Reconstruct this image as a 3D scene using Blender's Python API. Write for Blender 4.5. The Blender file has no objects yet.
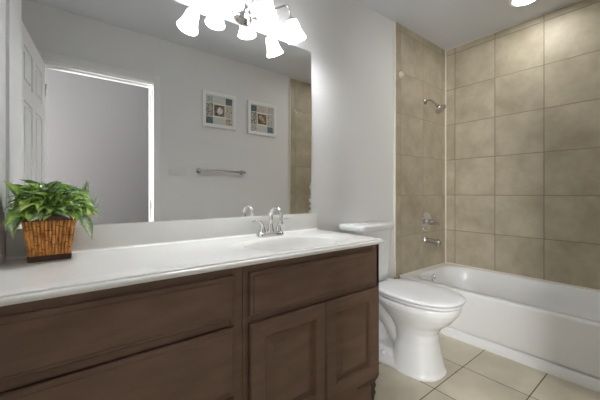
import bpy, bmesh, math, random
from mathutils import Vector, Matrix, Euler
R = math.radians
scn = bpy.context.scene
col = scn.collection

# ------------------------------------------------------------------ camera
cam_d = bpy.data.cameras.new('camera'); cam = bpy.data.objects.new('camera', cam_d); col.objects.link(cam)
cam.location = (0, -1.51, 1.065)
cam.rotation_euler = (R(90), 0, -R(90 - 52.169))
cam_d.sensor_width = 36; cam_d.lens = 301.3 / 600 * 36
cam_d.shift_y = -7.2 / 600
cam_d.clip_start = 0.01
scn.camera = cam
# ------------------------------------------------------------------ world, exposure
w = bpy.data.worlds.new('world'); scn.world = w; w.use_nodes = True
w.node_tree.nodes['Background'].inputs[0].default_value = (0.5, 0.52, 0.55, 1)
w.node_tree.nodes['Background'].inputs[1].default_value = 0.3
scn.view_settings.view_transform = 'Standard'
scn.view_settings.look = 'None'
scn.view_settings.gamma = 1
scn.view_settings.use_curve_mapping = False
scn.view_settings.exposure = 2.15
try:
    scn.cycles.max_bounces = 14; scn.cycles.diffuse_bounces = 8; scn.cycles.glossy_bounces = 6
    scn.cycles.caustics_reflective = False; scn.cycles.caustics_refractive = False
    scn.cycles.use_denoising = True
except Exception:
    pass
SHADE_E = 2.0      # vanity lamp shades
BULB_E = 96.0     # bulbs inside the shades
CAN_E = 19.0        # recessed lamp over the tub
HALL_E = 1.5      # unseen hall lamp, added as fill
fill_d = bpy.data.lights.new('added_hall_fill', 'AREA'); fill_lamp = bpy.data.objects.new('added_hall_fill', fill_d); col.objects.link(fill_lamp)
fill_d.shape = 'RECTANGLE'; fill_d.size = 1.4; fill_d.size_y = .7; fill_d.energy = 30; fill_d.color = (1, 1, 1); fill_d.spread = R(150)
fill_lamp.location = (-1.42, -2.42, 1.45); fill_lamp.rotation_euler = (0, R(-90), R(25))      # area lamp added outside the hall to fill the room through the doorway

# ------------------------------------------------------------------ materials
def srgb(r, g, b):
    f = lambda c: (c/255/12.92) if c/255 <= .04045 else ((c/255+.055)/1.055)**2.4
    return (f(r), f(g), f(b), 1)

def mat(name, c, rough=.5, metal=0, bump=0, bscale=200, coat=0, spec=.5):
    m = bpy.data.materials.new(name); m.use_nodes = True
    nt = m.node_tree; p = nt.nodes['Principled BSDF']
    p.inputs['Base Color'].default_value = c
    p.inputs['Roughness'].default_value = rough
    p.inputs['Metallic'].default_value = metal
    p.inputs['Coat Weight'].default_value = coat
    p.inputs['Specular IOR Level'].default_value = spec
    if bump:
        tc = nt.nodes.new('ShaderNodeTexCoord'); n = nt.nodes.new('ShaderNodeTexNoise'); b = nt.nodes.new('ShaderNodeBump')
        n.inputs['Scale'].default_value = bscale; b.inputs['Strength'].default_value = bump; b.inputs['Distance'].default_value = .002
        nt.links.new(tc.outputs['Object'], n.inputs['Vector']); nt.links.new(n.outputs['Fac'], b.inputs['Height'])
        nt.links.new(b.outputs['Normal'], p.inputs['Normal'])
    return m

def mottled(name, c1, c2, scale=5, rough=.5, detail=4, stretch=(1, 1, 1), coat=0, spec=.5, bump=0):
    m = mat(name, c1, rough, coat=coat, spec=spec); nt = m.node_tree; p = nt.nodes['Principled BSDF']
    tc = nt.nodes.new('ShaderNodeTexCoord'); mp = nt.nodes.new('ShaderNodeMapping'); n = nt.nodes.new('ShaderNodeTexNoise'); r = nt.nodes.new('ShaderNodeValToRGB')
    mp.inputs['Scale'].default_value = stretch
    n.inputs['Scale'].default_value = scale; n.inputs['Detail'].default_value = detail
    r.color_ramp.elements[0].position = .32; r.color_ramp.elements[1].position = .68
    r.color_ramp.elements[0].color = c1; r.color_ramp.elements[1].color = c2
    L = nt.links.new
    L(tc.outputs['Object'], mp.inputs['Vector']); L(mp.outputs['Vector'], n.inputs['Vector']); L(n.outputs['Fac'], r.inputs['Fac']); L(r.outputs['Color'], p.inputs['Base Color'])
    if bump:
        b = nt.nodes.new('ShaderNodeBump'); b.inputs['Strength'].default_value = bump; b.inputs['Distance'].default_value = .002
        L(n.outputs['Fac'], b.inputs['Height']); L(b.outputs['Normal'], p.inputs['Normal'])
    return m

def tile_mat(name, axes, origin, size, c1, c2, grout, rough, mortar=.0035, scale=4.5):
    """ceramic tile laid on a regular grid; axes picks the two world axes of the face"""
    m = mat(name, c1, rough); nt = m.node_tree; p = nt.nodes['Principled BSDF']; L = nt.links.new; N = nt.nodes.new
    tc = N('ShaderNodeTexCoord'); sp = N('ShaderNodeSeparateXYZ'); cb = N('ShaderNodeCombineXYZ'); mp = N('ShaderNodeMapping')
    L(tc.outputs['Object'], sp.inputs[0])
    L(sp.outputs['XYZ'.index(axes[0])], cb.inputs[0]); L(sp.outputs['XYZ'.index(axes[1])], cb.inputs[1])
    mp.inputs['Location'].default_value = (-origin[0] + 20*size[0], -origin[1] + 20*size[1], 0)
    L(cb.outputs[0], mp.inputs['Vector'])
    br = N('ShaderNodeTexBrick'); br.offset = 0; br.squash = 1
    br.inputs['Color1'].default_value = (0, 0, 0, 1); br.inputs['Color2'].default_value = (1, 1, 1, 1)
    br.inputs['Scale'].default_value = 1; br.inputs['Mortar Size'].default_value = mortar; br.inputs['Mortar Smooth'].default_value = .3
    br.inputs['Brick Width'].default_value = size[0]; br.inputs['Row Height'].default_value = size[1]
    L(mp.outputs['Vector'], br.inputs['Vector'])
    # mottling, shifted tile by tile so that no cloud runs across a joint
    ad = N('ShaderNodeVectorMath'); ad.operation = 'MULTIPLY_ADD'
    ad.inputs[1].default_value = (7, 5, 3); L(br.outputs['Color'], ad.inputs[0]); L(tc.outputs['Object'], ad.inputs[2])
    n1 = N('ShaderNodeTexNoise'); n1.inputs['Scale'].default_value = scale; n1.inputs['Detail'].default_value = 5; n1.inputs['Roughness'].default_value = .62
    L(ad.outputs[0], n1.inputs['Vector'])
    rp = N('ShaderNodeValToRGB'); rp.color_ramp.elements[0].position = .3; rp.color_ramp.elements[1].position = .7
    rp.color_ramp.elements[0].color = c1; rp.color_ramp.elements[1].color = c2
    L(n1.outputs['Fac'], rp.inputs['Fac'])
    mx = N('ShaderNodeMix'); mx.data_type = 'RGBA'; L(br.outputs['Fac'], mx.inputs[0]); L(rp.outputs['Color'], mx.inputs[6]); mx.inputs[7].default_value = grout
    L(mx.outputs[2], p.inputs['Base Color'])
    rr = N('ShaderNodeMapRange'); rr.inputs[3].default_value = rough; rr.inputs[4].default_value = .9
    L(br.outputs['Fac'], rr.inputs[0]); L(rr.outputs[0], p.inputs['Roughness'])
    iv = N('ShaderNodeMath'); iv.operation = 'MULTIPLY_ADD'; iv.inputs[1].default_value = -1.0
    sc = N('ShaderNodeMath'); sc.operation = 'MULTIPLY'; sc.inputs[1].default_value = .25; L(n1.outputs['Fac'], sc.inputs[0])
    L(br.outputs['Fac'], iv.inputs[0]); L(sc.outputs[0], iv.inputs[2])
    b = N('ShaderNodeBump'); b.inputs['Strength'].default_value = .6; b.inputs['Distance'].default_value = .003
    L(iv.outputs[0], b.inputs['Height']); L(b.outputs['Normal'], p.inputs['Normal'])
    return m

def emit(name, c, s):
    m = mat(name, c, .4); p = m.node_tree.nodes['Principled BSDF']
    p.inputs['Emission Color'].default_value = c; p.inputs['Emission Strength'].default_value = s
    return m

PAINT = mat('wall_paint', srgb(227, 226, 225), .62, bump=.12, bscale=260)
CEIL = mat('ceiling_paint', srgb(216, 219, 224), .85, bump=.15, bscale=160)
TRIMW = mat('white_trim_paint', srgb(236, 236, 235), .35)
DOORW = mat('white_door_paint', srgb(232, 232, 232), .38)
TC1, TC2, TG = srgb(154, 144, 122), srgb(186, 176, 155), srgb(130, 121, 103)
TILE_B = tile_mat('wall_tile_on_mirror_wall', 'XZ', (2.602, .695), (.35, .3485), TC1, TC2, srgb(160, 150, 130), .5)
TILE_R = tile_mat('wall_tile_long_wall', 'YZ', (-.104, .695), (.3495, .3485), TC1, TC2, TG, .5)
TILE_F = tile_mat('floor_tile', 'XY', (1.918, -.665), (.336, .336), srgb(186, 177, 155), srgb(210, 202, 182), srgb(96, 86, 70), .38, .003, 2.6)
CAULK = mat('white_caulk', srgb(222, 217, 203), .5)
MARBLE = mottled('cultured_marble', srgb(224, 222, 217), srgb(229, 228, 224), 3, .22, spec=.5)
WOOD = mottled('espresso_stained_wood', srgb(95, 72, 57), srgb(110, 85, 68), 7, .38, 6, (1, 1, 4), spec=.4)
WOODD = mottled('dark_toe_kick_wood', srgb(58, 44, 38), srgb(68, 52, 44), 9, .5, 6, (4, 4, 1))
CHROME = mat('chrome', (.82, .82, .82, 1), .07, 1)
NICKEL = mat('brushed_nickel', (.56, .55, .53, 1), .2, 1)
DARKMET = mat('dark_bolt', (.05, .05, .05, 1), .4, 1)
CERAM = mat('white_vitreous_china', srgb(230, 230, 230), .12, coat=.3)
SEATW = mat('white_seat_plastic', srgb(230, 230, 231), .2)
TUBW = mat('white_tub_enamel', srgb(222, 222, 221), .2)
MIRROR = mat('mirror_silver', (.93, .935, .93, 1), .0, 1)
GLASSE = mat('mirror_backing', srgb(196, 197, 196), .4)
SHADE = emit('lit_frosted_glass', (.96, .98, 1, 1), SHADE_E)
BULB = emit('lit_bulb', (.96, .98, 1, 1), BULB_E)
LENS = emit('lit_lens', (1, .99, .97, 1), CAN_E)
HALLL = emit('added_hall_lamp_glass', (1, .98, .96, 1), HALL_E)
PLAST = mat('white_plastic', srgb(240, 240, 238), .35)
SWP = mat('pale_switch_plastic', srgb(222, 222, 220), .35)
IVORY = mat('ivory_plastic', srgb(225, 218, 200), .4)
HALLP = mat('hall_paint', srgb(119, 117, 116), .7, bump=.1)
CARPET = mottled('hall_carpet', srgb(104, 98, 90), srgb(122, 116, 108), 120, .95)

# ------------------------------------------------------------------ mesh helpers
class MB:
    def __init__(s): s.bm = bmesh.new()
    def add(s, verts, faces, mi=0):
        vs = [s.bm.verts.new(v) for v in verts]
        for f in faces:
            try: fc = s.bm.faces.new([vs[i] for i in f]); fc.material_index = mi
            except ValueError: pass
        return vs
    def box(s, x0, x1, y0, y1, z0, z1, bev=0, seg=2, mi=0, M=None):
        t = bmesh.new()
        bmesh.ops.create_cube(t, size=1)
        for v in t.verts:
            v.co = Vector((x0 + (v.co.x+.5)*(x1-x0), y0 + (v.co.y+.5)*(y1-y0), z0 + (v.co.z+.5)*(z1-z0)))
        if bev: bmesh.ops.bevel(t, geom=t.edges[:], offset=bev, segments=seg, profile=.5, affect='EDGES')
        s.merge(t, mi, M)
    def merge(s, t, mi=0, M=None):
        t.verts.index_update()
        vs = [s.bm.verts.new(M @ v.co if M else v.co) for v in t.verts]
        for f in t.faces:
            n = s.bm.faces.new([vs[v.index] for v in f.verts]); n.material_index = mi
        t.free()
    def loft(s, rings, cap0=True, cap1=True, mi=0):
        n = len(rings[0]); vr = [[s.bm.verts.new(p) for p in r] for r in rings]
        for a, b in zip(vr, vr[1:]):
            for i in range(n):
                j = (i+1) % n
                f = s.bm.faces.new((a[i], a[j], b[j], b[i])); f.material_index = mi
        if cap0: s.bm.faces.new(vr[0][::-1]).material_index = mi
        if cap1: s.bm.faces.new(vr[-1]).material_index = mi
    def lathe(s, prof, M=None, n=32, mi=0, cap0=False, cap1=False):
        rings = []
        for r, z in prof:
            ring = [Vector((r*math.cos(2*math.pi*i/n), r*math.sin(2*math.pi*i/n), z)) for i in range(n)]
            rings.append([M @ p for p in ring] if M else ring)
        s.loft(rings, cap0, cap1, mi)
    def tube(s, path, rad, n=12, mi=0, caps=True, flat=None):
        P = [Vector(p) for p in path]
        rads = rad if isinstance(rad, (list, tuple)) else [rad]*len(P)
        up = Vector((0, 0, 1)); rings = []; nrm = None
        for i, p in enumerate(P):
            t = (P[min(i+1, len(P)-1)] - P[max(i-1, 0)]).normalized()
            if nrm is None:
                nrm = t.cross(up)
                if nrm.length < .05: nrm = t.cross(Vector((1, 0, 0)))
            nrm = (nrm - t*nrm.dot(t)).normalized(); b = t.cross(nrm)
            fl = flat[i] if flat else 1
            rings.append([p + (nrm*math.cos(2*math.pi*k/n) + b*math.sin(2*math.pi*k/n)*fl)*rads[i] for k in range(n)])
        s.loft(rings, caps, caps, mi)
    def build(s, name, mats, parent=None, smooth=35):
        bmesh.ops.recalc_face_normals(s.bm, faces=s.bm.faces[:])
        me = bpy.data.meshes.new(name); s.bm.to_mesh(me); s.bm.free()
        for m in (mats if isinstance(mats, (list, tuple)) else [mats]): me.materials.append(m)
        if smooth:
            me.polygons.foreach_set('use_smooth', [True]*len(me.polygons))
            try: me.set_sharp_from_angle(angle=R(smooth))
            except Exception: pass
        o = bpy.data.objects.new(name, me); col.objects.link(o)
        if parent:
            o.parent = parent
            o.matrix_parent_inverse = Matrix.Translation(-Vector(parent.location))
        return o

def smooth_path(pts, n=8):
    P = [Vector(p) for p in pts]; out = []
    for i in range(len(P)-1):
        p0, p1, p2, p3 = P[max(i-1, 0)], P[i], P[i+1], P[min(i+2, len(P)-1)]
        for k in range(n):
            t = k/n
            out.append(.5*((2*p1) + (p2-p0)*t + (2*p0-5*p1+4*p2-p3)*t*t + (3*p1-p0-3*p2+p3)*t**3))
    out.append(P[-1]); return out

def thing(name, loc, label, cat, group=None):
    o = bpy.data.objects.new(name, None); col.objects.link(o); o.location = loc; o.empty_display_size = .1
    o['label'] = label; o['category'] = cat
    if group: o['group'] = group
    return o
def tag(o, label, cat, group=None):
    o['label'] = label; o['category'] = cat
    if group: o['group'] = group
    return o
def struct(o, label=None):
    o['kind'] = 'structure'
    if label: o['label'] = label
    return o
def axis_M(origin, direction, roll=0):
    d = Vector(direction).normalized()
    return Matrix.Translation(Vector(origin)) @ d.to_track_quat('Z', 'Y').to_matrix().to_4x4() @ Matrix.Rotation(roll, 4, 'Z')

# ------------------------------------------------------------------ the setting
XF, D, ZC = 3.022, 1.51, 2.497
XT = 2.173          # where the tile starts
XL = -.172          # face of the short wall at the vanity's left end
b = MB(); b.box(-.46, XF+.12, -D-.12, .12, -.1, 0); struct(b.build('floor', TILE_F, smooth=0), 'beige square tile floor')
b = MB(); b.box(-.46, XF+.12, -D-.12, .12, ZC, ZC+.1); struct(b.build('ceiling', CEIL, smooth=0), 'flat off-white ceiling')
b = MB(); b.box(-.46, XF+.12, 0, .12, 0, ZC); struct(b.build('wall_back', PAINT, smooth=0), 'light grey painted wall behind mirror and toilet')
b = MB(); b.box(XT, XF, -.010, 0, .2, ZC); struct(b.build('wall_back_tile', TILE_B, smooth=0), 'beige ceramic tile behind the shower fittings')
b = MB(); b.box(XF, XF+.12, -D, 0, 0, ZC); struct(b.build('wall_right', TILE_R, smooth=0), 'beige tiled wall along the tub')
b = MB(); b.box(-.46, XL, -.5, 0, 0, ZC); b.box(-.46, -.34, -D, -.5, 0, ZC); struct(b.build('wall_left', PAINT, smooth=0), 'light grey wall at the vanity end')
# front wall with the doorway
DX0, DX1, DH = -.14, .622, 2.055
b = MB()
b.box(-.46, DX0-.02, -D-.12, -D, 0, ZC); b.box(DX1+.02, XF+.12, -D-.12, -D, 0, ZC); b.box(DX0-.02, DX1+.02, -D-.12, -D, DH+.02, ZC)
struct(b.build('wall_front', PAINT, smooth=0), 'light grey wall with the doorway')
b = MB(); b.box(XT, XF, -D, -D+.010, .2, ZC-.02); struct(b.build('wall_front_tile', TILE_B, smooth=0), 'beige ceramic tile at the foot of the tub')
# door jamb lining and casing
b = MB()
b.box(DX0-.02, DX0, -D-.12, -D, 0, DH); b.box(DX1, DX1+.02, -D-.12, -D, 0, DH); b.box(DX0-.02, DX1+.02, -D-.12, -D, DH, DH+.02)
b.box(DX1-.012, DX1, -D-.075, -D-.04, 0, DH-.012); b.box(DX0, DX1, -D-.075, -D-.04, DH-.012, DH)
struct(b.build('trim_1', TRIMW, smooth=0), 'white door jamb')
b = MB()
for yy in (-D, -D-.12-.016):
    for (x0, x1, z0, z1) in ((DX1+.008, DX1+.068, 0, DH+.085), (DX0-.068, DX0-.008, 0, DH+.085), (DX0-.008, DX1+.008, DH+.012, DH+.085)):
        b.box(x0, x1, yy, yy+.016, z0, z1, .005)
struct(b.build('trim_2', TRIMW), 'white door casing')
b = MB(); b.box(DX1-.0012, DX1-.0002, -D-.035, -D-.012, .92, .98); struct(b.build('trim_3', NICKEL), 'strike plate in the door jamb')
# tile edge strips and caulk lines
b = MB(); b.box(XT-.012, XT+.004, -.016, 0, .362, ZC, .004); struct(b.build('trim_4', CAULK), 'pale edge strip of the shower tile')
b = MB(); b.box(XT-.012, XT+.004, -D, -D+.016, .362, ZC, .004); struct(b.build('trim_5', CAULK), 'pale edge strip of the tile at the tub foot')
b = MB(); b.box(XF-.012, XF, -.02, -.010, .362, ZC, .003); struct(b.build('trim_6', CAULK), 'caulk line in the tiled corner')
b = MB(); b.box(XF-.005, XF, -D+.01, -.010, ZC-.006, ZC, .001); struct(b.build('trim_7', CAULK), 'caulk line under the ceiling')
# baseboards
b = MB(); b.box(1.29, XT-.012, -.014, 0, 0, .085, .003); struct(b.build('baseboard_back', TRIMW))
b = MB(); b.box(DX1+.069, 2.17, -D, -D+.014, 0, .085, .003); struct(b.build('baseboard_front', TRIMW))
b = MB(); b.box(-.34, -.326, -D, -.5, 0, .085, .003); struct(b.build('baseboard_left', TRIMW))
# the hall outside the door
HY, HX0, HX1 = -2.75, -1.3, 2.3
WY0, WY1, WZ0, WZ1 = -2.74, -2.0, .75, 2.15
b = MB(); b.box(HX0-.1, HX1, HY-.1, HY, 0, ZC); struct(b.build('wall_hall_back', HALLP, smooth=0), 'grey hall wall seen through the doorway')
b = MB()
for y0, y1, z0, z1 in ((HY, -D-.12, 0, WZ0), (HY, -D-.12, WZ1, ZC), (WY1, -D-.12, WZ0, WZ1)): b.box(HX0-.1, HX0, y0, y1, z0, z1)
struct(b.build('wall_hall_left', HALLP, smooth=0))
b = MB()
for y0, y1, z0, z1 in ((WY0, WY1, WZ0, WZ0+.03), (WY0, WY1, WZ1-.03, WZ1), (WY0, WY0+.03, WZ0+.03, WZ1-.03), (WY1-.03, WY1, WZ0+.03, WZ1-.03), (WY0+.03, WY1-.03, 1.44, 1.46)): b.box(HX0-.06, HX0-.03, y0, y1, z0, z1, .004)
struct(b.build('added_window_1', TRIMW), 'added unseen white window in the hall, opening for the fill lamp')  # window added out of view as a source for the fill lamp
b = MB(); b.box(HX1, HX1+.1, HY-.1, -D-.12, 0, ZC); struct(b.build('wall_hall_right', HALLP, smooth=0))
b = MB(); b.box(HX0-.1, HX1+.1, HY-.1, -D-.12, ZC, ZC+.1); struct(b.build('ceiling_hall', CEIL, smooth=0))
b = MB(); b.box(HX0-.1, HX1+.1, HY-.1, -D-.12, -.1, 0); struct(b.build('floor_hall', CARPET, smooth=0))
b = MB(); b.box(HX0-.1, -.46, -D-.12, -D, 0, ZC); struct(b.build('wall_hall_front', HALLP, smooth=0))

# the six-panel door, opened back towards the left wall
def panel_door():
    W, Hh, T = .752, 2.03, .035
    b = MB()
    b.box(0, W, -T/2+.007, T/2-.007, .008, Hh)
    st, mu = .105, .095
    pw = (W - 2*st - mu)/2
    zs = [(.008, .21), (.80, .90), (1.60, 1.70), (1.92, Hh)]
    for s in (-1, 1):
        y0, y1 = sorted((s*T/2, s*(T/2-.0075)))
        for x0, x1 in ((0, st), (st+pw, st+pw+mu), (W-st, W)): b.box(x0, x1, y0, y1, .008, Hh, .002)
        for z0, z1 in zs:
            for x0 in (st, st+pw+mu): b.box(x0-.002, x0+pw+.002, y0, y1, z0, z1, .002)
        for (a, c) in ((.21, .80), (.90, 1.60), (1.70, 1.92)):
            for x0 in (st, st+pw+mu): b.box(x0+.03, x0+pw-.03, *sorted((s*(T/2-.008), s*(T/2-.001))), a+.03, c-.03, .006, 1)
    return b, W, T
b, W, T = panel_door()
door = b.build('door_1', DOORW, smooth=20)
ang = math.atan2(.755, -.078)
door.location = (DX0-.001, -D+.03, 0); door.rotation_euler = (0, 0, ang)
struct(door, 'open white six-panel door')
b = MB()
for s in (-1, 1):
    Mx = axis_M((W-.065, s*T/2, .95), (0, s, 0))
    b.lathe([(.001, 0), (.032, 0), (.032, .006), (.012, .01), (.011, .028), (.026, .038), (.027, .05), (.018, .058), (.001, .06)], Mx, 24)
kn = b.build('door_knob', NICKEL); kn.parent = door
b = MB()
for z in (.25, 1.02, 1.8):
    b.lathe([(.001, z), (.006, z), (.006, z+.09), (.001, z+.09)], Matrix.Translation((-.004, -T/2-.004, 0)), 10)
hg = b.build('door_hinge', NICKEL); hg.parent = door

# ------------------------------------------------------------------ vanity cabinet
CX0, CX1, CZ = XL+.002, 1.29, .803
YF = -.52       # face frame
van = thing('vanity_cabinet', (.56, -.27, 0), 'dark brown stained wooden vanity cabinet under the white countertop', 'cabinet')
b = MB()
b.box(CX0, CX0+.018, YF, -.002, .113, CZ); b.box(CX1-.018, CX1, YF, -.002, .113, CZ, .001)
b.box(CX0+.018, CX1-.018, YF+.002, -.002, .113, .131); b.box(CX0+.018, CX1-.018, -.012, -.002, .131, CZ)
b.box(.495, .513, YF+.01, -.012, .131, CZ)
b.build('carcass', WOOD, van, 20)
b = MB()
def fr(x0, x1, z0, z1): b.box(x0, x1, YF, YF+.02, z0, z1, .0012, 1)
fr(CX0, -.130, .113, CZ); fr(.455, .5045, .113, CZ); fr(.5055, .545, .113, CZ); fr(1.24, CX1, .113, CZ)
fr(-.130, .455, .765, CZ); fr(.545, 1.24, .765, CZ); fr(-.130, .455, .113, .15); fr(.545, 1.24, .113, .15)
fr(-.130, .455, .595, .635); fr(-.130, .455, .345, .385); fr(.545, 1.24, .575, .63); fr(.875, .915, .15, .575)
b.build('face_frame', WOOD, van, 20)
def slab_front(b, x0, x1, z0, z1, y=YF-.001, t=.02, e=.012):
    """slab front with a lowered bevelled border"""
    def ring(i, yy): return [Vector((x0+i, yy, z0+i)), Vector((x1-i, yy, z0+i)), Vector((x1-i, yy, z1-i)), Vector((x0+i, yy, z1-i))]
    b.loft([ring(0, y), ring(0, y-t*.55), ring(.003, y-t*.7), ring(e, y-t*.78), ring(e+.003, y-t), ring(e+.006, y-t)])
for z0, z1 in ((.624, .774), (.372, .594), (.132, .344)):
    b = MB(); slab_front(b, -.142, .468, z0, z1); b.build('drawer_front', WOOD, van, 20)
b = MB(); slab_front(b, .528, 1.243, .612, .775); b.build('false_drawer_front', WOOD, van, 20)
def raised_door(b, x0, x1, z0, z1, rail=.056, y=YF-.001, t=.02):
    def ring(i, yy): return [Vector((x0+i, yy, z0+i)), Vector((x1-i, yy, z0+i)), Vector((x1-i, yy, z1-i)), Vector((x0+i, yy, z1-i))]
    r = rail
    b.loft([ring(0, y), ring(0, y-t*.75), ring(.005, y-t), ring(r, y-t), ring(r+.004, y-t+.006), ring(r+.008, y-t+.014), ring(r+.015, y-t+.014),
            ring(r+.042, y-t+.003), ring(r+.044, y-t+.002)])
for x0, x1 in ((.528, .897), (.901, 1.262)):
    b = MB(); raised_door(b, x0, x1, .142, .586); b.build('cabinet_door', WOOD, van, 20)
b = MB()
b.box(CX0, 1.246, YF+.006, YF+.02, 0, .1128)
b.box(1.228, 1.246, YF+.02, -.01, 0, .1128)
b.build('toe_kick', WOOD, van, 20)
b = MB()
prof = [(1.13, .1128), (1.283, .1128), (1.284, .104), (1.276, .098), (1.266, .094), (1.262, .086), (1.267, .077), (1.271, .068), (1.264, .060), (1.257, .052), (1.262, .043), (1.268, .034), (1.262, .024), (1.254, .016), (1.258, .007), (1.254, 0), (1.238, 0), (1.236, .03), (1.238, .06), (1.23, .085), (1.13, .1)]
b.loft([[Vector((x, yy, z)) for x, z in prof] for yy in (YF+.002, YF+.0058)])
b.build('scrolled_foot', WOODD, van, 30)

# ------------------------------------------------------------------ countertop with integral basin
TZ = .828; TX0, TX1, TYF = XL+.002, 1.308, -.543
ct = thing('vanity_countertop', (.56, -.27, CZ), 'long white cultured marble countertop with oval basin on the brown vanity', 'countertop')
SX, SY = .885, -.325
def rect_dir(a, x0, x1, y0, y1, cx, cy):
    dx, dy = math.cos(a), math.sin(a); t = 1e9
    if dx > 1e-9: t = min(t, (x1-cx)/dx)
    if dx < -1e-9: t = min(t, (x0-cx)/dx)
    if dy > 1e-9: t = min(t, (y1-cy)/dy)
    if dy < -1e-9: t = min(t, (y0-cy)/dy)
    return cx+dx*t, cy+dy*t
def angles(x0, x1, y0, y1, cx, cy, n=120):
    A = [2*math.pi*i/n for i in range(n)] + [math.atan2(y-cy, x-cx) % (2*math.pi) for x in (x0, x1) for y in (y0, y1)]
    A = sorted(A); out = []
    for a in A:
        if not out or a-out[-1] > 1e-4: out.append(a)
    return out
AN = angles(TX0, TX1, TYF, -.002, SX, SY)
def rrect(i, z):
    out = []
    for a in AN:
        x, y = rect_dir(a, TX0, TX1, TYF, -.002, SX, SY)
        x = min(max(x, TX0), TX1-i); y = max(y, TYF+i); out.append(Vector((x, y, z)))
    return out
def ell(a_, b_, z, cy=SY):
    out = []
    for a in AN:
        c, s = math.cos(a), math.sin(a); r = 1/math.sqrt((c/a_)**2+(s/b_)**2)
        out.append(Vector((SX+r*c, cy+r*s, z)))
    return out
b = MB()
rings = [ell(.03, .03, TZ-.138), ell(.115, .075, TZ-.136), ell(.187, .121, TZ-.124), ell(.231, .150, TZ-.09), ell(.249, .163, CZ-.014), ell(.250, .166, CZ), rrect(.03, CZ), rrect(.004, CZ), rrect(.0015, CZ+.003), rrect(0, CZ+.008), rrect(0, CZ+.011), rrect(.002, CZ+.0145), rrect(.006, CZ+.017), rrect(.011, CZ+.018),
         rrect(.0115, CZ+.0205), rrect(.013, CZ+.023), rrect(.016, TZ-.0008), rrect(.02, TZ),
         ell(.345, .178, TZ), ell(.335, .176, TZ-.001), ell(.325, .174, TZ-.003), ell(.265, .170, TZ-.006), ell(.255, .1665, TZ-.008), ell(.249, .162, TZ-.016),
         ell(.243, .157, TZ-.04), ell(.225, .145, TZ-.085), ell(.18, .115, TZ-.118), ell(.11, .07, TZ-.129), ell(.03, .03, TZ-.13)]
b.loft(rings)
b.build('countertop', MARBLE, ct, 50)
b = MB(); b.box(TX0, 1.296, -.021, -.002, TZ-.001, .932, .003)
n = 16
cove = [[Vector((x, -.021, TZ-.0005)), Vector((x, -.021, TZ+.008)), Vector((x, -.0225, TZ+.004)), Vector((x, -.025, TZ+.0015)), Vector((x, -.03, TZ-.0005))] for x in (TX0, 1.296)]
b.loft(cove)
b.build('backsplash', MARBLE, ct, 40)
b = MB(); b.lathe([(.001, TZ-.1285), (.022, TZ-.1285), (.024, TZ-.127), (.018, TZ-.126), (.016, TZ-.131)], Matrix.Translation((SX, SY, 0)), 24); b.build('drain', CHROME, ct)

# ------------------------------------------------------------------ faucet
FX, FY = .884, -.107
fa = thing('bathroom_faucet', (FX, FY, TZ), 'chrome two-handle faucet with high curved spout behind the basin', 'faucet')
b = MB()
def stadium(hw, r, z): 
    out = []
    for k in range(32):
        a = 2*math.pi*k/32; x = math.cos(a)*r; x += hw-r if math.cos(a) > 0 else -(hw-r)
        out.append(Vector((FX+x, FY+math.sin(a)*r, z)))
    return out
b.loft([stadium(.083, .028, TZ+.0002), stadium(.083, .028, TZ+.016), stadium(.081, .026, TZ+.020), stadium(.075, .021, TZ+.025), stadium(.071, .017, TZ+.026)])
b.build('faucet_base', CHROME, fa)
b = MB()
b.lathe([(.024, .018), (.022, .028), (.0165, .045), (.014, .06), (.0125, .07)], Matrix.Translation((FX, FY, TZ)), 24)
path = [(FX, FY, TZ+.06)] + [(FX, FY-.004, TZ+.09), (FX, FY-.004, TZ+.114)]
for k in range(13):
    a = math.pi*k/12*1.06
    path.append((FX, FY-.004-.05*(1-math.cos(a)), TZ+.114+.042*math.sin(a)))
last = Vector(path[-1]); path.append(tuple(last+Vector((0, .002, -.02))))
b.tube(path, [.0115]*3+[.010]*13+[.010], 16)
b.lathe([(.001, 0), (.0135, 0), (.0135, .012), (.001, .012)], axis_M(path[-1], (0, .05, -1)), 16)
b.build('spout', CHROME, fa)
for s in (-1, 1):
    b = MB()
    hx = FX+s*.051
    b.lathe([(.021, .016), (.020, .03), (.0155, .046), (.012, .055), (.001, .058)], Matrix.Translation((hx, FY, TZ)), 24)
    pth = smooth_path([(hx-s*.004, FY, TZ+.04), (hx+s*.004, FY-.002, TZ+.066), (hx+s*.022, FY-.006, TZ+.083), (hx+s*.048, FY-.012, TZ+.090), (hx+s*.07, FY-.018, TZ+.088)], 6)
    m_ = len(pth)
    b.tube(pth, [.012-.0065*i/(m_-1) for i in range(m_)], 12, flat=[.95-.35*i/(m_-1) for i in range(m_)])
    b.build('faucet_handle', CHROME, fa)
b = MB(); b.tube([(FX, FY+.02, TZ+.015), (FX, FY+.02, TZ+.06)], .0025, 8); b.lathe([(.001, 0), (.006, 0), (.006, .008), (.001, .01)], Matrix.Translation((FX, FY+.02, TZ+.058)), 12); b.build('lift_rod', CHROME, fa)

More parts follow.
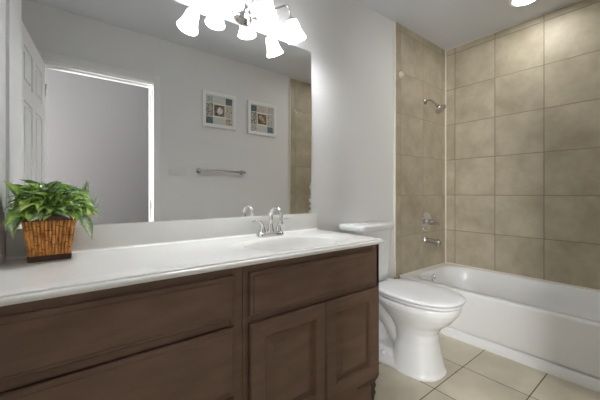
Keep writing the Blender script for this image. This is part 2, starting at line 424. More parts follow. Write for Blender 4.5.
# ------------------------------------------------------------------ mirror
random.seed(5)
MX0, MX1, MZ0, MZ1 = -.163, 1.264, .9325, 1.984
mr = thing('wall_mirror', (.55, 0, MZ0), 'large frameless wall mirror above the vanity with a chipped right edge', 'mirror')
b = MB(); b.box(MX0, MX1, -.005, -.0005, MZ0, MZ1, .001, 1); b.build('mirror_glass_back', GLASSE, mr)
b = MB()
pts = [(MX0+.001, MZ0+.001)]
pts.append((MX1-.009, MZ0+.001))
z = MZ0+.004
while z < 1.135:                                  # corroded silvering along the lower right edge
    pts.append((MX1-.004-random.uniform(.002, .026)*(1 if random.random() < .75 else .3), z)); z += random.uniform(.004, .012)
pts += [(MX1-.005, 1.14), (MX1-.004, 1.3), (MX1-.004, MZ1-.035), (MX1-.007, MZ1-.022), (MX1-.014, MZ1-.011), (MX1-.028, MZ1-.003), (MX0+.001, MZ1-.002)]
b.loft([[Vector((x, yy, z)) for x, z in pts] for yy in (-.0051, -.0058)])
b.build('mirror_silvering', MIRROR, mr, 0)

# ------------------------------------------------------------------ vanity light
LX, LZ = .765, 2.055
vl = thing('vanity_light', (LX, 0, LZ), 'chrome four-lamp vanity light with bell shades glowing above the mirror', 'wall light')
b = MB(); b.lathe([(.001, .0005), (.064, .0005), (.066, .006), (.060, .012), (.056, .014), (.050, .022), (.034, .032), (.016, .036), (.012, .046), (.001, .05)], axis_M((LX, 0, LZ), (0, -1, 0)), 40); b.build('canopy', CHROME, vl)
shades = [((.541, -.122, 2.040), (.503, -.122, 1.925)), ((.674, -.122, 2.113), (.656, -.122, 1.998)), ((.846, -.122, 2.115), (.859, -.122, 1.998)), ((1.016, -.118, 2.053), (1.062, -.122, 1.940))]
arms = [[(LX-.03, -.035, LZ-.015), (LX-.07, -.06, LZ-.03), (LX-.13, -.1, LZ+.02), (.572, -.118, LZ+.068), (.552, -.122, LZ+.045), (.543, -.122, 2.045)],
        [(LX-.02, -.035, LZ+.01), (LX-.05, -.075, LZ+.06), (.688, -.115, LZ+.112), (.677, -.122, LZ+.095), (.675, -.122, 2.118)],
        [(LX+.02, -.035, LZ+.01), (LX+.045, -.075, LZ+.06), (.834, -.115, LZ+.112), (.844, -.122, LZ+.095), (.846, -.122, 2.12)],
        [(LX+.03, -.035, LZ-.015), (LX+.07, -.06, LZ-.032), (LX+.14, -.1, LZ+.02), (.985, -.112, LZ+.072), (1.006, -.118, LZ+.045), (1.014, -.118, 2.058)]]
for (nk, op), ar in zip(shades, arms):
    b = MB(); b.tube(smooth_path(ar, 8), .0065, 12); b.build('arm', CHROME, vl)
    d = (Vector(op)-Vector(nk)); L = d.length
    M = axis_M(nk, d)
    b = MB(); b.lathe([(.001, -.02), (.010, -.02), (.014, -.012), (.024, -.002), (.026, .008), (.023, .010), (.001, .010)], M, 24); b.build('socket_cap', CHROME, vl)
    b = MB()
    L -= .010
    out = [(.026, .004), (.031, .009), (.0345, .022), (.0365, .04), (.039, .06), (.0435, .078), (.049, .093), (.055, L-.001)]
    inn = [(r-.003, z+(.003 if i == 0 else 0)) for i, (r, z) in enumerate(out)][::-1]
    b.lathe(out + [(.0545, L+.001)] + inn, M, 36); b.build('glass_shade', SHADE, vl, 60)
    b = MB(); b.lathe([(.001, .012), (.011, .012), (.012, .035), (.021, .055), (.024, .068), (.021, .081), (.012, .089), (.001, .092)], M, 20); b.build('bulb', BULB, vl, 60)

# ------------------------------------------------------------------ recessed ceiling lamp
rl = thing('recessed_ceiling_light', (2.675, -.775, ZC), 'round recessed ceiling lamp lit above the bathtub', 'ceiling light')
b = MB(); b.lathe([(.078, -.004), (.088, -.006), (.098, -.003), (.099, -.0002)], Matrix.Translation((2.675, -.775, ZC)), 40); b.build('trim_ring', PLAST, rl)
b = MB(); b.lathe([(.001, -.006), (.05, -.0055), (.078, -.004), (.078, -.0005), (.001, -.0005)], Matrix.Translation((2.675, -.775, ZC)), 40); b.build('lens', LENS, rl)
hl = thing('added_hall_lamp', (.75, -2.1, ZC), 'added unseen dome lamp on the hall ceiling, fill light', 'ceiling light')  # lamp added out of view to brighten hall and doorway
b = MB(); b.lathe([(.001, -.001), (.15, -.001), (.155, -.012), (.148, -.02), (.001, -.02)], Matrix.Translation((.75, -2.1, ZC)), 40); b.build('base_plate', PLAST, hl)
b = MB(); b.lathe([(.145, -.02), (.135, -.05), (.1, -.075), (.05, -.088), (.001, -.092)], Matrix.Translation((.75, -2.1, ZC)), 40); b.build('glass_dome', HALLL, hl)

# ------------------------------------------------------------------ toilet
TCX = 1.705
to = thing('toilet', (TCX, -.4, 0), 'white two-piece toilet with closed lid between vanity and tub', 'toilet')
def egg(hw, yf, yb, z, p=2.3, n=48, wy=.45):
    """egg outline: yf front tip, yb back, widest at fraction wy from the back"""
    yc = yb + (yf-yb)*wy; out = []
    for k in range(n):
        a = 2*math.pi*k/n; c, s = math.cos(a), math.sin(a)
        x = math.copysign(abs(c)**(2/p), c)*hw
        y = math.copysign(abs(s)**(2/p), s)
        pw = y*(yc-yf) if y < 0 else y*(yb-yc)
        out.append(Vector((TCX+x, yc+pw, z)))
    return out
b = MB()
b.loft([egg(.146, -.650, -.33, 0, 2.6), egg(.146, -.650, -.33, .012, 2.6), egg(.138, -.640, -.34, .03, 2.6), egg(.124, -.625, -.36, .10, 2.5), egg(.112, -.612, -.37, .18, 2.4), egg(.110, -.612, -.36, .235, 2.3),
        egg(.122, -.635, -.34, .275, 2.2), egg(.148, -.682, -.30, .315, 2.2), egg(.170, -.716, -.26, .355, 2.2), egg(.183, -.736, -.235, .3890, 2.2), egg(.184, -.740, -.23, .4150, 2.2), egg(.178, -.734, -.235, .4220, 2.2)])
# trapway loop and foot flange, fused to the bowl
b.tube(smooth_path([(TCX, -.47, .16), (TCX, -.40, .17), (TCX, -.33, .25), (TCX, -.26, .30), (TCX, -.19, .25), (TCX, -.16, .12), (TCX, -.16, .02)], 6), [.092]*37, 20)
b.tube(smooth_path([(TCX, -.45, .33), (TCX, -.33, .36), (TCX, -.2, .385), (TCX, -.05, .39)], 5), [.125, .12, .115, .11, .105, .10, .10, .10, .10, .10, .10, .10, .10, .10, .10, .10], 20, flat=[.45]*16)
b.loft([egg(.146, -.50, -.09, 0, 4), egg(.146, -.50, -.09, .02, 4), egg(.138, -.49, -.10, .035, 4), egg(.118, -.47, -.11, .065, 4), egg(.09, -.45, -.12, .085, 4)])
b.box(TCX-.185, TCX+.185, -.29, -.035, .375, .428, .015)
bo = b.build('bowl', CERAM, to, 180)
rm = bo.modifiers.new('fuse', 'REMESH'); rm.mode = 'VOXEL'; rm.voxel_size = .006; rm.use_smooth_shade = True
sm = bo.modifiers.new('soften', 'SMOOTH'); sm.factor = .5; sm.iterations = 6
def plate(b, hw, yf, yb, z0, z1, rnd, p=2.35):
    rs = [egg(hw-rnd, yf+rnd, yb-rnd, z0, p), egg(hw-rnd*.3, yf+rnd*.3, yb-rnd*.3, z0+rnd*.4, p), egg(hw, yf, yb, z0+rnd, p), egg(hw, yf, yb, z1-rnd, p), egg(hw-rnd*.3, yf+rnd*.3, yb-rnd*.3, z1-rnd*.3, p), egg(hw-rnd, yf+rnd, yb-rnd, z1, p)]
    b.loft(rs)
b = MB(); plate(b, .182, -.746, -.235, .4295, .4425, .003); b.build('seat', SEATW, to, 50)
b = MB()
b.loft([egg(.186, -.750, -.240, .4505, 2.5), egg(.190, -.754, -.236, .4520, 2.5), egg(.191, -.756, -.235, .4590, 2.5), egg(.184, -.748, -.238, .4655, 2.5), egg(.17, -.73, -.25, .4690, 2.5), egg(.09, -.6, -.33, .4715, 2.4)])
b.build('lid', SEATW, to, 60)
for s in (-1, 1):
    b = MB(); b.box(TCX+s*.075-.018, TCX+s*.075+.018, -.262, -.222, .428, .468, .006); b.build('hinge', SEATW, to)
    b = MB(); b.lathe([(.014, .0), (.014, .010), (.010, .018), (.001, .021)], Matrix.Translation((TCX+s*.120, -.33, .052)), 20); b.build('bolt_cap', SEATW, to)
    b = MB(); b.lathe([(.001, 0), (.010, 0), (.010, .014), (.001, .016)], Matrix.Translation((TCX+s*.135, -.212, .4275)), 12); b.build('tank_bolt', DARKMET, to)
TKX = TCX-.030
def rr(hx, y0, y1, z, r, n=8):
    out = []; hx -= .014
    for (cx, cy, a0) in ((hx-r, y1-r, 0), (-hx+r, y1-r, 90), (-hx+r, y0+r, 180), (hx-r, y0+r, 270)):
        for k in range(n+1):
            a = R(a0+90*k/n); out.append(Vector((TKX+cx+r*math.cos(a), cy+r*math.sin(a), z)))
    return out
b = MB()
b.loft([rr(.160, -.19, -.035, .445, .04), rr(.172, -.198, -.028, .455, .045), rr(.178, -.202, -.025, .50, .045), rr(.198, -.218, -.02, .80, .045), rr(.198, -.218, -.02, .806, .045)])
b.build('tank', CERAM, to, 50)
b = MB()
b.loft([rr(.200, -.220, -.016, .806, .045), rr(.207, -.228, -.013, .809, .05), rr(.209, -.231, -.012, .816, .05), rr(.209, -.231, -.012, .838, .05), rr(.205, -.227, -.015, .847, .048), rr(.19, -.212, -.025, .8515, .04), rr(.1, -.16, -.08, .853, .03)])
b.build('tank_lid', CERAM, to, 50)
b = MB(); b.lathe([(.024, 0), (.026, .004), (.022, .007), (.018, .0055), (.001, .006)], Matrix.Translation((TKX-.005, -.115, .8525)), 28); b.box(TKX-.006, TKX-.004, -.133, -.097, .858, .8595); b.build('flush_button', CHROME, to)
b = MB(); b.tube(smooth_path([(1.50, -.001, .16), (1.50, -.05, .16), (1.50, -.07, .17), (1.50, -.075, .25), (1.54, -.09, .38), (1.575, -.1, .45)], 6), .006, 10)
b.lathe([(.001, 0), (.03, 0), (.028, .006), (.01, .012)], axis_M((1.50, 0, .16), (0, -1, 0)), 20); b.lathe([(.001, 0), (.014, 0), (.014, .03), (.001, .03)], axis_M((1.50, -.05, .16), (-.3, 0, .95)), 14)
b.build('supply_line', CHROME, to)

# ------------------------------------------------------------------ bathtub
X0, X1, Y0, Y1, RZ = 2.236, XF-.001, -D+.011, -.011, .362
tb = thing('bathtub', ((X0+X1)/2, -.75, 0), 'white enamelled alcove bathtub along the beige tiled wall', 'bathtub')
bcx, bcy = (X0+X1)/2+.012, (Y0+Y1)/2
AT = angles(X0, X1, Y0, Y1, bcx, bcy, 160)
def trect(i, z):
    return [Vector((max(x, X0+i), y, z)) for x, y in (rect_dir(a, X0, X1, Y0, Y1, bcx, bcy) for a in AT)]
def sup(hx, hy, z, p=5, dx=0, dy=0):
    out = []
    for a in AT:
        c, s = math.cos(a), math.sin(a); r = 1/((abs(c)/hx)**p + (abs(s)/hy)**p)**(1/p)
        out.append(Vector((bcx+dx+r*c, bcy+dy+r*s, z)))
    return out
b = MB()
b.loft([trect(.006, 0.0), trect(.006, .060), trect(.009, .064), trect(.030, .066), trect(.030, .076), trect(.006, .080), trect(.004, .086), trect(.002, .335), trect(0, .348), trect(.001, .356), trect(.003, .360), trect(.008, RZ),
        sup(.343, .676, RZ, 9), sup(.336, .668, RZ-.003, 8), sup(.328, .658, RZ-.016, 7), sup(.300, .628, RZ-.12, 6), sup(.262, .585, .14, 5), sup(.235, .545, .085, 4.5), sup(.19, .49, .062, 4), sup(.06, .2, .056, 3)], cap0=False)
b.build('tub_shell', TUBW, tb, 50)
b = MB(); b.box(XF-.010, XF-.0005, Y0, Y1, RZ-.001, RZ+.008, .003); b.box(XT+.06, XF-.01, -.020, -.0105, RZ-.001, RZ+.007, .003); b.build('caulk_bead', CAULK, tb)
ym = bcy+.641
Mo = axis_M((2.598, ym-.002, .302), (0, -1, .18))
b = MB(); b.lathe([(.001, -.006), (.036, -.006), (.037, .004), (.033, .009), (.02, .011), (.001, .011)], Mo, 30)
b.box(-.004, .004, -.004, .022, .010, .02, .002, M=Mo); b.build('overflow_plate', CHROME, tb)
b = MB(); b.lathe([(.001, .0575), (.028, .0575), (.03, .0595), (.02, .061), (.001, .0605)], Matrix.Translation((2.628, bcy+.44, .004)), 24); b.build('drain', CHROME, tb)

# ------------------------------------------------------------------ shower fittings
sh = thing('wall_showerhead', (2.637, -.01, 1.912), 'chrome shower head on a bent arm high on the beige tile', 'shower head')
b = MB(); b.lathe([(.001, .0), (.028, .0), (.029, .004), (.02, .012), (.009, .016)], axis_M((2.637, -.010, 1.912), (0, -1, 0)), 28); b.build('wall_flange', NICKEL, sh)
b = MB(); b.tube(smooth_path([(2.637, -.012, 1.912), (2.637, -.045, 1.918), (2.637, -.075, 1.905), (2.637, -.125, 1.852)], 8), .0085, 12); b.build('shower_arm', NICKEL, sh)
Ms = axis_M((2.637, -.122, 1.856), (0, -.62, -.78))
b = MB(); b.lathe([(.001, -.006), (.013, -.006), (.0155, .006), (.013, .018), (.018, .026), (.034, .042), (.047, .052), (.051, .058), (.049, .063), (.001, .064)], Ms, 32); b.build('spray_head', NICKEL, sh)
sv = thing('shower_valve', (2.655, -.01, .795), 'round chrome shower valve with lever on the beige tile above the spout', 'shower valve')
b = MB(); b.lathe([(.001, .0), (.086, .0), (.088, .004), (.082, .010), (.05, .013), (.032, .016), (.030, .03), (.001, .032)], axis_M((2.655, -.010, .795), (0, -1, 0)), 48); b.build('escutcheon', CHROME, sv)
b = MB(); b.lathe([(.026, .028), (.027, .05), (.022, .065), (.018, .085), (.001, .088)], axis_M((2.655, -.010, .795), (0, -1, 0)), 28)
b.tube(smooth_path([(2.655, -.08, .795), (2.685, -.092, .79), (2.72, -.098, .775)], 6), [.012]*6+[.011, .010, .009, .009, .009, .008, .008], 12); b.build('lever', NICKEL, sv)
ts = thing('tub_spout', (2.645, -.01, .625), 'chrome tub spout below the shower valve', 'tub spout')
b = MB(); Mt = axis_M((2.645, -.010, .625), (0, -1, 0)); b.lathe([(.001, 0), (.033, 0), (.034, .006), (.029, .014), (.024, .02)], Mt, 28); b.build('wall_flange', NICKEL, ts)
b = MB(); b.tube([(2.645, -.028, .625), (2.645, -.06, .624), (2.645, -.1, .621), (2.645, -.135, .616), (2.645, -.15, .612)], [.023, .022, .021, .022, .017], 20); b.lathe([(.001, 0), (.015, 0), (.015, .02), (.001, .02)], axis_M((2.645, -.13, .606), (0, 0, -1)), 16)
b.tube([(2.645, -.128, .635), (2.645, -.128, .652)], [.004, .006], 10); b.build('spout', NICKEL, ts)
for y, s, lab in ((-.010, -1, 'small ivory rod bracket on the tile beside the shower head'), (-D+.010, 1, 'small ivory rod bracket on the tile seen reflected in the mirror')):
    o = thing('curtain_rod_bracket', (2.25, y, 2.07), lab, 'bracket', 'curtain rod brackets')
    b = MB(); Mb = axis_M((2.25, y, 2.07), (0, s, 0), 0)
    b.lathe([(.001, 0), (.026, 0), (.027, .004), (.022, .009), (.001, .010)], Mb, 24); b.build('plate', IVORY, o)
    b = MB(); b.lathe([(.018, .008), (.018, .022), (.013, .022), (.013, .010), (.001, .010)], Mb, 24); b.build('socket_cup', IVORY, o)

# ------------------------------------------------------------------ things on the wall facing the mirror
SW = {}
def swatch(name, c1, c2, scale, kind='noise'):
    m = mat(name, c1, .6); nt = m.node_tree; p = nt.nodes['Principled BSDF']; L = nt.links.new
    tc = nt.nodes.new('ShaderNodeTexCoord'); n = nt.nodes.new('ShaderNodeTexVoronoi' if kind == 'vor' else 'ShaderNodeTexNoise'); r = nt.nodes.new('ShaderNodeValToRGB')
    n.inputs['Scale'].default_value = scale
    r.color_ramp.elements[0].color = c1; r.color_ramp.elements[1].color = c2
    lo, hi = (.15, .6) if kind == 'vor' else (.42, .58)
    r.color_ramp.elements[0].position = lo; r.color_ramp.elements[1].position = hi
    L(tc.outputs['Object'], n.inputs['Vector']); L(n.outputs[0], r.inputs['Fac']); L(r.outputs['Color'], p.inputs['Base Color'])
    return m
PM = [mat('print_cream', srgb(232, 228, 214), .6), swatch('print_teal', srgb(66, 88, 96), srgb(118, 134, 138), 90), swatch('print_speckle', srgb(232, 230, 222), srgb(120, 116, 112), 75, 'vor'),
      swatch('print_grey_pattern', srgb(150, 156, 160), srgb(205, 206, 204), 80), swatch('print_leafy', srgb(222, 218, 206), srgb(128, 132, 122), 110), mat('print_pale_panel', srgb(206, 208, 203), .6),
      swatch('print_taupe_panel', srgb(190, 176, 164), srgb(204, 192, 180), 20), swatch('print_brown_photo', srgb(88, 72, 52), srgb(140, 118, 92), 30), swatch('print_shell_white', srgb(200, 200, 208), srgb(238, 238, 240), 40),
      swatch('print_shell_tan', srgb(172, 140, 116), srgb(206, 178, 152), 50), swatch('print_tan_speckle', srgb(210, 200, 180), srgb(150, 136, 112), 95), swatch('print_mauve', srgb(168, 156, 152), srgb(206, 198, 192), 60)]
def picture(cx, cz, sz, label, cells, center, shell):
    yb = -D
    o = thing('picture_frame', (cx, yb, cz), label, 'picture', 'framed shell prints')
    h = sz/2; fw = .040
    b = MB()
    def ring(i, y): return [Vector((cx-h+i, y, cz-h+i)), Vector((cx+h-i, y, cz-h+i)), Vector((cx+h-i, y, cz+h-i)), Vector((cx-h+i, y, cz+h-i))]
    b.loft([ring(0, yb+.001), ring(0, yb+.018), ring(.004, yb+.022), ring(fw-.008, yb+.020), ring(fw-.002, yb+.014), ring(fw, yb+.008)], True, False)
    b.build('frame', TRIMW, o, 30)
    b = MB(); q = h-fw-.001
    b.box(cx-q, cx+q, yb+.002, yb+.0075, cz-q, cz+q)
    Ca, Cb = q*.46, q           # swatch columns
    y = yb+.0076
    def patch(x0, x1, z0, z1, mi, lift=0): b.box(cx+x0, cx+x1, y-.0004, y+.0006+lift, cz+z0, cz+z1, mi=mi)
    g = .003
    (tl, ml, bl, tr, mr_, br_, tp, bp) = cells
    patch(-q, -Ca-g, q*.5+g, q, tl); patch(-q, -Ca-g, -q*.5+g, q*.5-g, ml); patch(-q, -Ca-g, -q, -q*.5-g, bl)
    patch(Ca+g, q, q*.5+g, q, tr); patch(Ca+g, q, -q*.5+g, q*.5-g, mr_); patch(Ca+g, q, -q, -q*.5-g, br_)
    patch(-Ca+g, Ca-g, q*.52, q, tp); patch(-Ca+g, Ca-g, -q, -q*.52, bp)
    c = q*.40
    patch(-c, c, -c, c, 7, .0003)
    if shell == 'spiral':
        pts = [Vector((cx+c*(.1+.72*math.cos(t)*(.62+.2*math.sin(2*t+1))), 0, cz+c*(-.05+.95*math.sin(t)*(.75+.1*math.cos(3*t))))) for t in [2*math.pi*k/28 for k in range(28)]]; mi = 8
    else:
        pts = []
        for k in range(28):
            t = 2*math.pi*k/28; u, v = .95*math.cos(t), .36*math.sin(t)*(1-.55*math.cos(t))
            pts.append(Vector((cx+c*(u*.72+v*.69), 0, cz+c*(-u*.69+v*.72)))); pts[-1].x += c*.02
        mi = 9
    b.loft([[Vector((p.x, y+.0009, p.z)) for p in pts], [Vector((p.x, y+.0016, p.z)) for p in pts]], mi=mi)
    b.build('art_print', PM, o, 0)
    return o
picture(1.265, 1.920, .366, 'white square framed print with pale shell, hung nearer the doorway', (3, 2, 1, 1, 4, 10, 5, 5), 7, 'spiral')
picture(1.779, 1.908, .372, 'white square framed print with tan cone shell, hung nearer the tub', (1, 2, 4, 11, 4, 1, 6, 5), 7, 'cone')
tbar = thing('towel_bar', (1.285, -D, 1.285), 'brushed metal towel bar below the two framed shell prints', 'towel bar')
for x in (1.05, 1.52):
    b = MB(); b.lathe([(.001, 0), (.026, 0), (.027, .005), (.02, .011), (.010, .016), (.010, .05), (.014, .055), (.016, .064), (.012, .074), (.001, .076)], axis_M((x, -D, 1.285), (0, 1, 0)), 24); b.build('bracket', NICKEL, tbar)
b = MB(); b.tube([(1.035, -D+.063, 1.285), (1.535, -D+.063, 1.285)], .012, 16); b.build('bar', NICKEL, tbar)
sp = thing('light_switch_plate', (.846, -D, 1.29), 'wide white switch plate on the grey wall beside the doorway', 'light switch')
b = MB(); b.box(.763, .929, -D, -D+.006, 1.233, 1.348, .003); b.build('plate', SWP, sp)
for k in (-1, 0, 1):
    b = MB(); x = .846+k*.046; b.box(x-.0055, x+.0055, -D+.005, -D+.012, 1.28, 1.302, .0015); b.build('toggle', SWP, sp)

# ------------------------------------------------------------------ potted plant
PX, PY = -.044, -.092
pl = thing('potted_plant', (PX, PY, TZ), 'leafy green plant in a square bamboo basket on the white countertop', 'plant')
def sq(hw, z): return [Vector((PX-hw, PY-hw*.92, z)), Vector((PX+hw, PY-hw*.92, z)), Vector((PX+hw, PY+hw*.92, z)), Vector((PX-hw, PY+hw*.92, z))]
def bam_mat():
    m = mat('bamboo', srgb(168, 98, 40), .45); nt = m.node_tree; p = nt.nodes['Principled BSDF']; L = nt.links.new
    tc = nt.nodes.new('ShaderNodeTexCoord'); n = nt.nodes.new('ShaderNodeTexNoise'); mp = nt.nodes.new('ShaderNodeMapping'); r = nt.nodes.new('ShaderNodeValToRGB')
    mp.inputs['Scale'].default_value = (60, 60, 14); n.inputs['Scale'].default_value = 1.6; n.inputs['Detail'].default_value = 3
    r.color_ramp.elements[0].color = srgb(142, 76, 30); r.color_ramp.elements[1].color = srgb(226, 160, 82); r.color_ramp.elements[0].position = .3; r.color_ramp.elements[1].position = .62
    L(tc.outputs['Object'], mp.inputs['Vector']); L(mp.outputs['Vector'], n.inputs['Vector']); L(n.outputs['Fac'], r.inputs['Fac']); L(r.outputs['Color'], p.inputs['Base Color'])
    return m
BAM = bam_mat(); BAMD = mat('bamboo_node', srgb(74, 40, 20), .6); BAND = mottled('dark_basket_wood', srgb(66, 42, 32), srgb(84, 56, 42), 40, .5)
SOIL = mat('moss_filler', srgb(46, 44, 26), .95, bump=1, bscale=150)
b = MB(); HB, HT, PH = .0545, .069, .158
b.loft([sq(HB-.004, TZ+.002), sq(HT-.004, TZ+PH-.004), sq(HT-.010, TZ+PH-.004), sq(HT-.014, TZ+PH-.03)], True, True, mi=1)
random.seed(3)
ns = 13
for side in range(4):
    for i in range(ns):
        u = (i+.5)/ns*2-1; r_ = .0046*1.02
        def pos(t, u=u):
            hw = HB+(HT-HB)*t; z = TZ+.018+(PH-.034)*t
            lx, ly = u*hw, -hw*.92
            if side == 1: lx, ly = hw, u*hw*.92
            if side == 2: lx, ly = -u*hw, hw*.92
            if side == 3: lx, ly = -hw, -u*hw*.92
            return Vector((PX+lx, PY+ly, z))
        rad = (HB/ns)*1.0
        b.tube([pos(0), pos(.5), pos(1)], [rad*.97, rad*1.05, rad*1.18], 8)
        for t in (random.uniform(.1, .45), random.uniform(.55, .9)):
            c0, c1 = pos(t-.008), pos(t+.008)
            b.tube([c0, c1], rad*1.22, 8, mi=2)
bs = b.build('basket', [BAM, SOIL, BAMD], pl, 40)
b = MB(); b.loft([sq(HB+.003, TZ+.0003), sq(HB+.0045, TZ+.002), sq(HB+.006, TZ+.018), sq(HB+.004, TZ+.020), sq(HB-.002, TZ+.020)], True, True); b.build('base_band', BAND, bs, 20).parent = bs
b = MB(); b.loft([sq(HT-.003, TZ+PH-.02), sq(HT+.005, TZ+PH-.018), sq(HT+.0065, TZ+PH-.002), sq(HT+.005, TZ+PH), sq(HT-.006, TZ+PH), sq(HT-.008, TZ+PH-.018)], False, False); b.build('rim_band', BAND, bs, 20).parent = bs
for ch in bs.children: ch.matrix_parent_inverse = bs.matrix_parent_inverse.inverted() @ Matrix.Identity(4) if False else Matrix.Identity(4)

def leaf_mat(name, c_edge, c_mid, c_vein, rough=.38):
    m = mat(name, c_edge, rough, spec=.45); nt = m.node_tree; p = nt.nodes['Principled BSDF']; L = nt.links.new
    uv = nt.nodes.new('ShaderNodeUVMap'); sx = nt.nodes.new('ShaderNodeSeparateXYZ'); L(uv.outputs[0], sx.inputs[0])
    m1 = nt.nodes.new('ShaderNodeMath'); m1.operation = 'SUBTRACT'; m1.inputs[1].default_value = .5; L(sx.outputs[0], m1.inputs[0])
    m2 = nt.nodes.new('ShaderNodeMath'); m2.operation = 'ABSOLUTE'; L(m1.outputs[0], m2.inputs[0])
    tc = nt.nodes.new('ShaderNodeTexCoord'); n = nt.nodes.new('ShaderNodeTexNoise'); n.inputs['Scale'].default_value = 130; n.inputs['Detail'].default_value = 4; L(tc.outputs['Object'], n.inputs['Vector'])
    m3 = nt.nodes.new('ShaderNodeMath'); m3.operation = 'MULTIPLY_ADD'; m3.inputs[1].default_value = .55; L(n.outputs['Fac'], m3.inputs[0]); L(m2.outputs[0], m3.inputs[2])
    r = nt.nodes.new('ShaderNodeValToRGB'); e = r.color_ramp.elements
    e[0].position = .22; e[0].color = c_vein; e[1].position = .62; e[1].color = c_edge
    k = e.new(.40); k.color = c_mid
    L(m3.outputs[0], r.inputs['Fac']); L(r.outputs['Color'], p.inputs['Base Color'])
    tl = nt.nodes.new('ShaderNodeBsdfTranslucent'); ms = nt.nodes.new('ShaderNodeMixShader'); ms.inputs[0].default_value = .38
    L(r.outputs['Color'], tl.inputs['Color']); L(p.outputs[0], ms.inputs[1]); L(tl.outputs[0], ms.inputs[2]); L(ms.outputs[0], nt.nodes['Material Output'].inputs[0])
    return m
LM = [leaf_mat('leaf_bright_green', srgb(150, 188, 88), srgb(176, 206, 112), srgb(218, 230, 170)),
      leaf_mat('leaf_mid_green', srgb(118, 162, 80), srgb(146, 184, 104), srgb(200, 218, 166)),
      leaf_mat('leaf_variegated', srgb(134, 164, 120), srgb(192, 208, 180), srgb(238, 242, 228)),
      leaf_mat('leaf_yellow_green', srgb(192, 212, 112), srgb(210, 224, 140), srgb(236, 240, 190)),
      leaf_mat('leaf_dark_green', srgb(78, 118, 58), srgb(102, 142, 76), srgb(166, 190, 130)),
      mat('leaf_stem', srgb(166, 190, 108), .5)]
fo = bmesh.new(); uvl = fo.loops.layers.uv.new('UVMap')
def leaf(base, d, length, width, droop, mi, roll=0, up=None):
    """arrow-shaped folded leaf growing from base along d, bending down by droop"""
    d = Vector(d).normalized(); up = Vector(up) if up else Vector((0, 0, 1))
    side = d.cross(up)
    if side.length < .1: side = d.cross(Vector((0, -1, 0)))
    side.normalize(); nn = side.cross(d).normalized()
    Rm = Matrix.Rotation(roll, 3, d); side = Rm @ side; nn = Rm @ nn
    N = 7; prof = [.0, .72, 1.0, .93, .72, .44, .18, .0]
    rows = []; p = Vector(base); dd = d.copy()
    for i in range(N+1):
        t = i/N; wd = prof[i]*width/2
        fold = .28*wd
        row = []
        for u in (-1, -.5, 0, .5, 1):
            q = p + side*(u*wd) + nn*(abs(u)*fold - .0)
            if i == 1 and abs(u) == 1: q = q - dd*length*.13
            row.append(fo.verts.new(q))
        rows.append(row)
        ax = side
        dd = (Matrix.Rotation(-droop/N, 3, ax) @ dd).normalized(); nn = (Matrix.Rotation(-droop/N, 3, ax) @ nn).normalized()
        p = p + dd*(length/N)
    for i in range(N):
        for j in range(4):
            try:
                f = fo.faces.new((rows[i][j], rows[i][j+1], rows[i+1][j+1], rows[i+1][j]))
            except ValueError: continue
            f.material_index = mi; f.smooth = True
            for l, (jj, ii) in zip(f.loops, ((j, i), (j+1, i), (j+1, i+1), (j, i+1))): l[uvl].uv = (jj/4, ii/N)
stems = MB()
def stemmed(base, tip, d, length, width, droop, mi, roll=0, thick=.0016):
    mid = (Vector(base)+Vector(tip))/2 + Vector((0, 0, .02))
    stems.tube(smooth_path([base, mid, tip], 5), thick, 6)
    leaf(tip, d, length, width, droop, mi, roll)
random.seed(11)
ZT = TZ+PH-.012
def clampx(v): return Vector((max(v.x, XL+.012), min(v.y, -.03), v.z))
GA = math.pi*(3-math.sqrt(5))
NL = 300
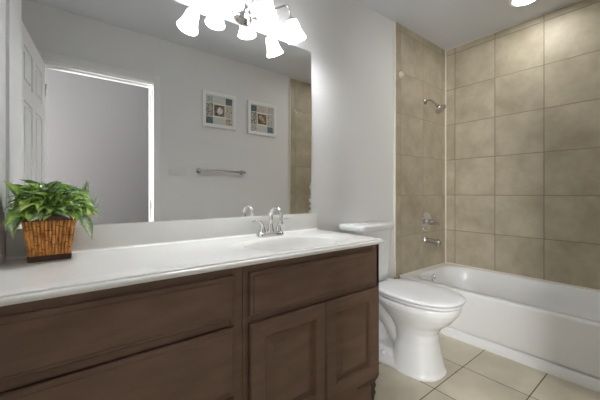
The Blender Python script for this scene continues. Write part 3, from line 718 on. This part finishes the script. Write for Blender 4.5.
for k in range(NL):
    # points spread evenly over a low dome above the basket
    q = (k+.5)/NL
    el = math.asin(1-q*1.12); a = k*GA + random.uniform(-.3, .3)
    sc_ = random.uniform(.72, 1.0)
    ux, uy, uz = math.cos(el)*math.cos(a), math.cos(el)*math.sin(a), math.sin(el)
    tip = Vector((PX+.004+ux*.110*sc_, PY-.010+uy*.086*sc_, ZT+.020+max(uz, -.05)*.106*sc_))
    base = Vector((PX+ux*.03, PY+uy*.03, ZT-.01))
    d = Vector((ux+random.uniform(-.7, .7), uy+random.uniform(-.7, .7)-.2, .35*uz+random.uniform(-.35, .55)))
    Lg = random.uniform(.034, .058)
    tip = clampx(tip)
    if (tip + d.normalized()*Lg).x < XL+.012: d.x = abs(d.x)*.4
    if (tip + d.normalized()*Lg).y > -.03: d.y = -abs(d.y)*.6
    mi = random.choices((0, 1, 2, 3, 4), (.30, .20, .26, .18, .06))[0]
    stemmed(base, tip, d, Lg, Lg*random.uniform(.46, .66), random.uniform(.3, 1.4), mi, random.uniform(-.6, .6), .0011)
c0 = Vector((PX, PY, ZT-.01))
# the leaves that give the outline: upright blades on the right, a variegated one hanging over the basket edge, a pale one low on the left
stemmed(c0, (.050, -.10, 1.035), (.25, 0, 1), .080, .030, .35, 2)
stemmed(c0, (.062, -.09, 1.045), (.15, .1, 1), .075, .026, -.25, 2)
stemmed(c0, (.085, -.10, 1.025), (.35, 0, .8), .05, .020, .2, 1)
stemmed(c0, (.096, -.09, 1.01), (.5, 0, .7), .05, .014, .0, 2)
stemmed(c0, (.044, -.150, .985), (.35, -.25, -.8), .105, .046, .25, 2, .3)
stemmed(c0, (.06, -.13, 1.0), (1, -.1, -.1), .07, .035, .9, 2)
stemmed(c0, (.05, -.12, 1.01), (1, 0, .15), .075, .034, .8, 1)
stemmed(c0, (-.104, -.165, .985), (-.45, -.28, -.55), .085, .038, .5, 3, .2)
stemmed(c0, (-.11, -.15, 1.01), (-.4, -.75, -.2), .09, .046, .8, 0, -.3)
stemmed(c0, (-.125, -.12, 1.05), (-.25, -.4, .9), .085, .042, .7, 0)
stemmed(c0, (-.12, -.14, .99), (-.25, -.5, -.25), .08, .044, 1.0, 2)
stemmed(c0, (-.135, -.16, .985), (-.15, -.7, -.2), .075, .042, .9, 2, .4)
stemmed(c0, (-.09, -.15, 1.03), (-.2, -.8, .2), .08, .044, 1.1, 3, -.2)
stemmed(c0, (-.06, -.1, 1.07), (.4, -.2, .8), .075, .04, .8, 2)
stemmed(c0, (-.02, -.1, 1.07), (.2, -.4, .6), .075, .038, 1.0, 0)
stemmed(c0, (-.09, -.09, 1.08), (-.3, -.2, .7), .06, .035, .9, 1)
me = bpy.data.meshes.new('foliage'); fo.to_mesh(me); fo.free()
for m in LM[:5]: me.materials.append(m)
fol = bpy.data.objects.new('foliage', me); col.objects.link(fol); fol.parent = pl; fol.matrix_parent_inverse = Matrix.Translation(-Vector(pl.location))
stems.build('stems', LM[5], pl)
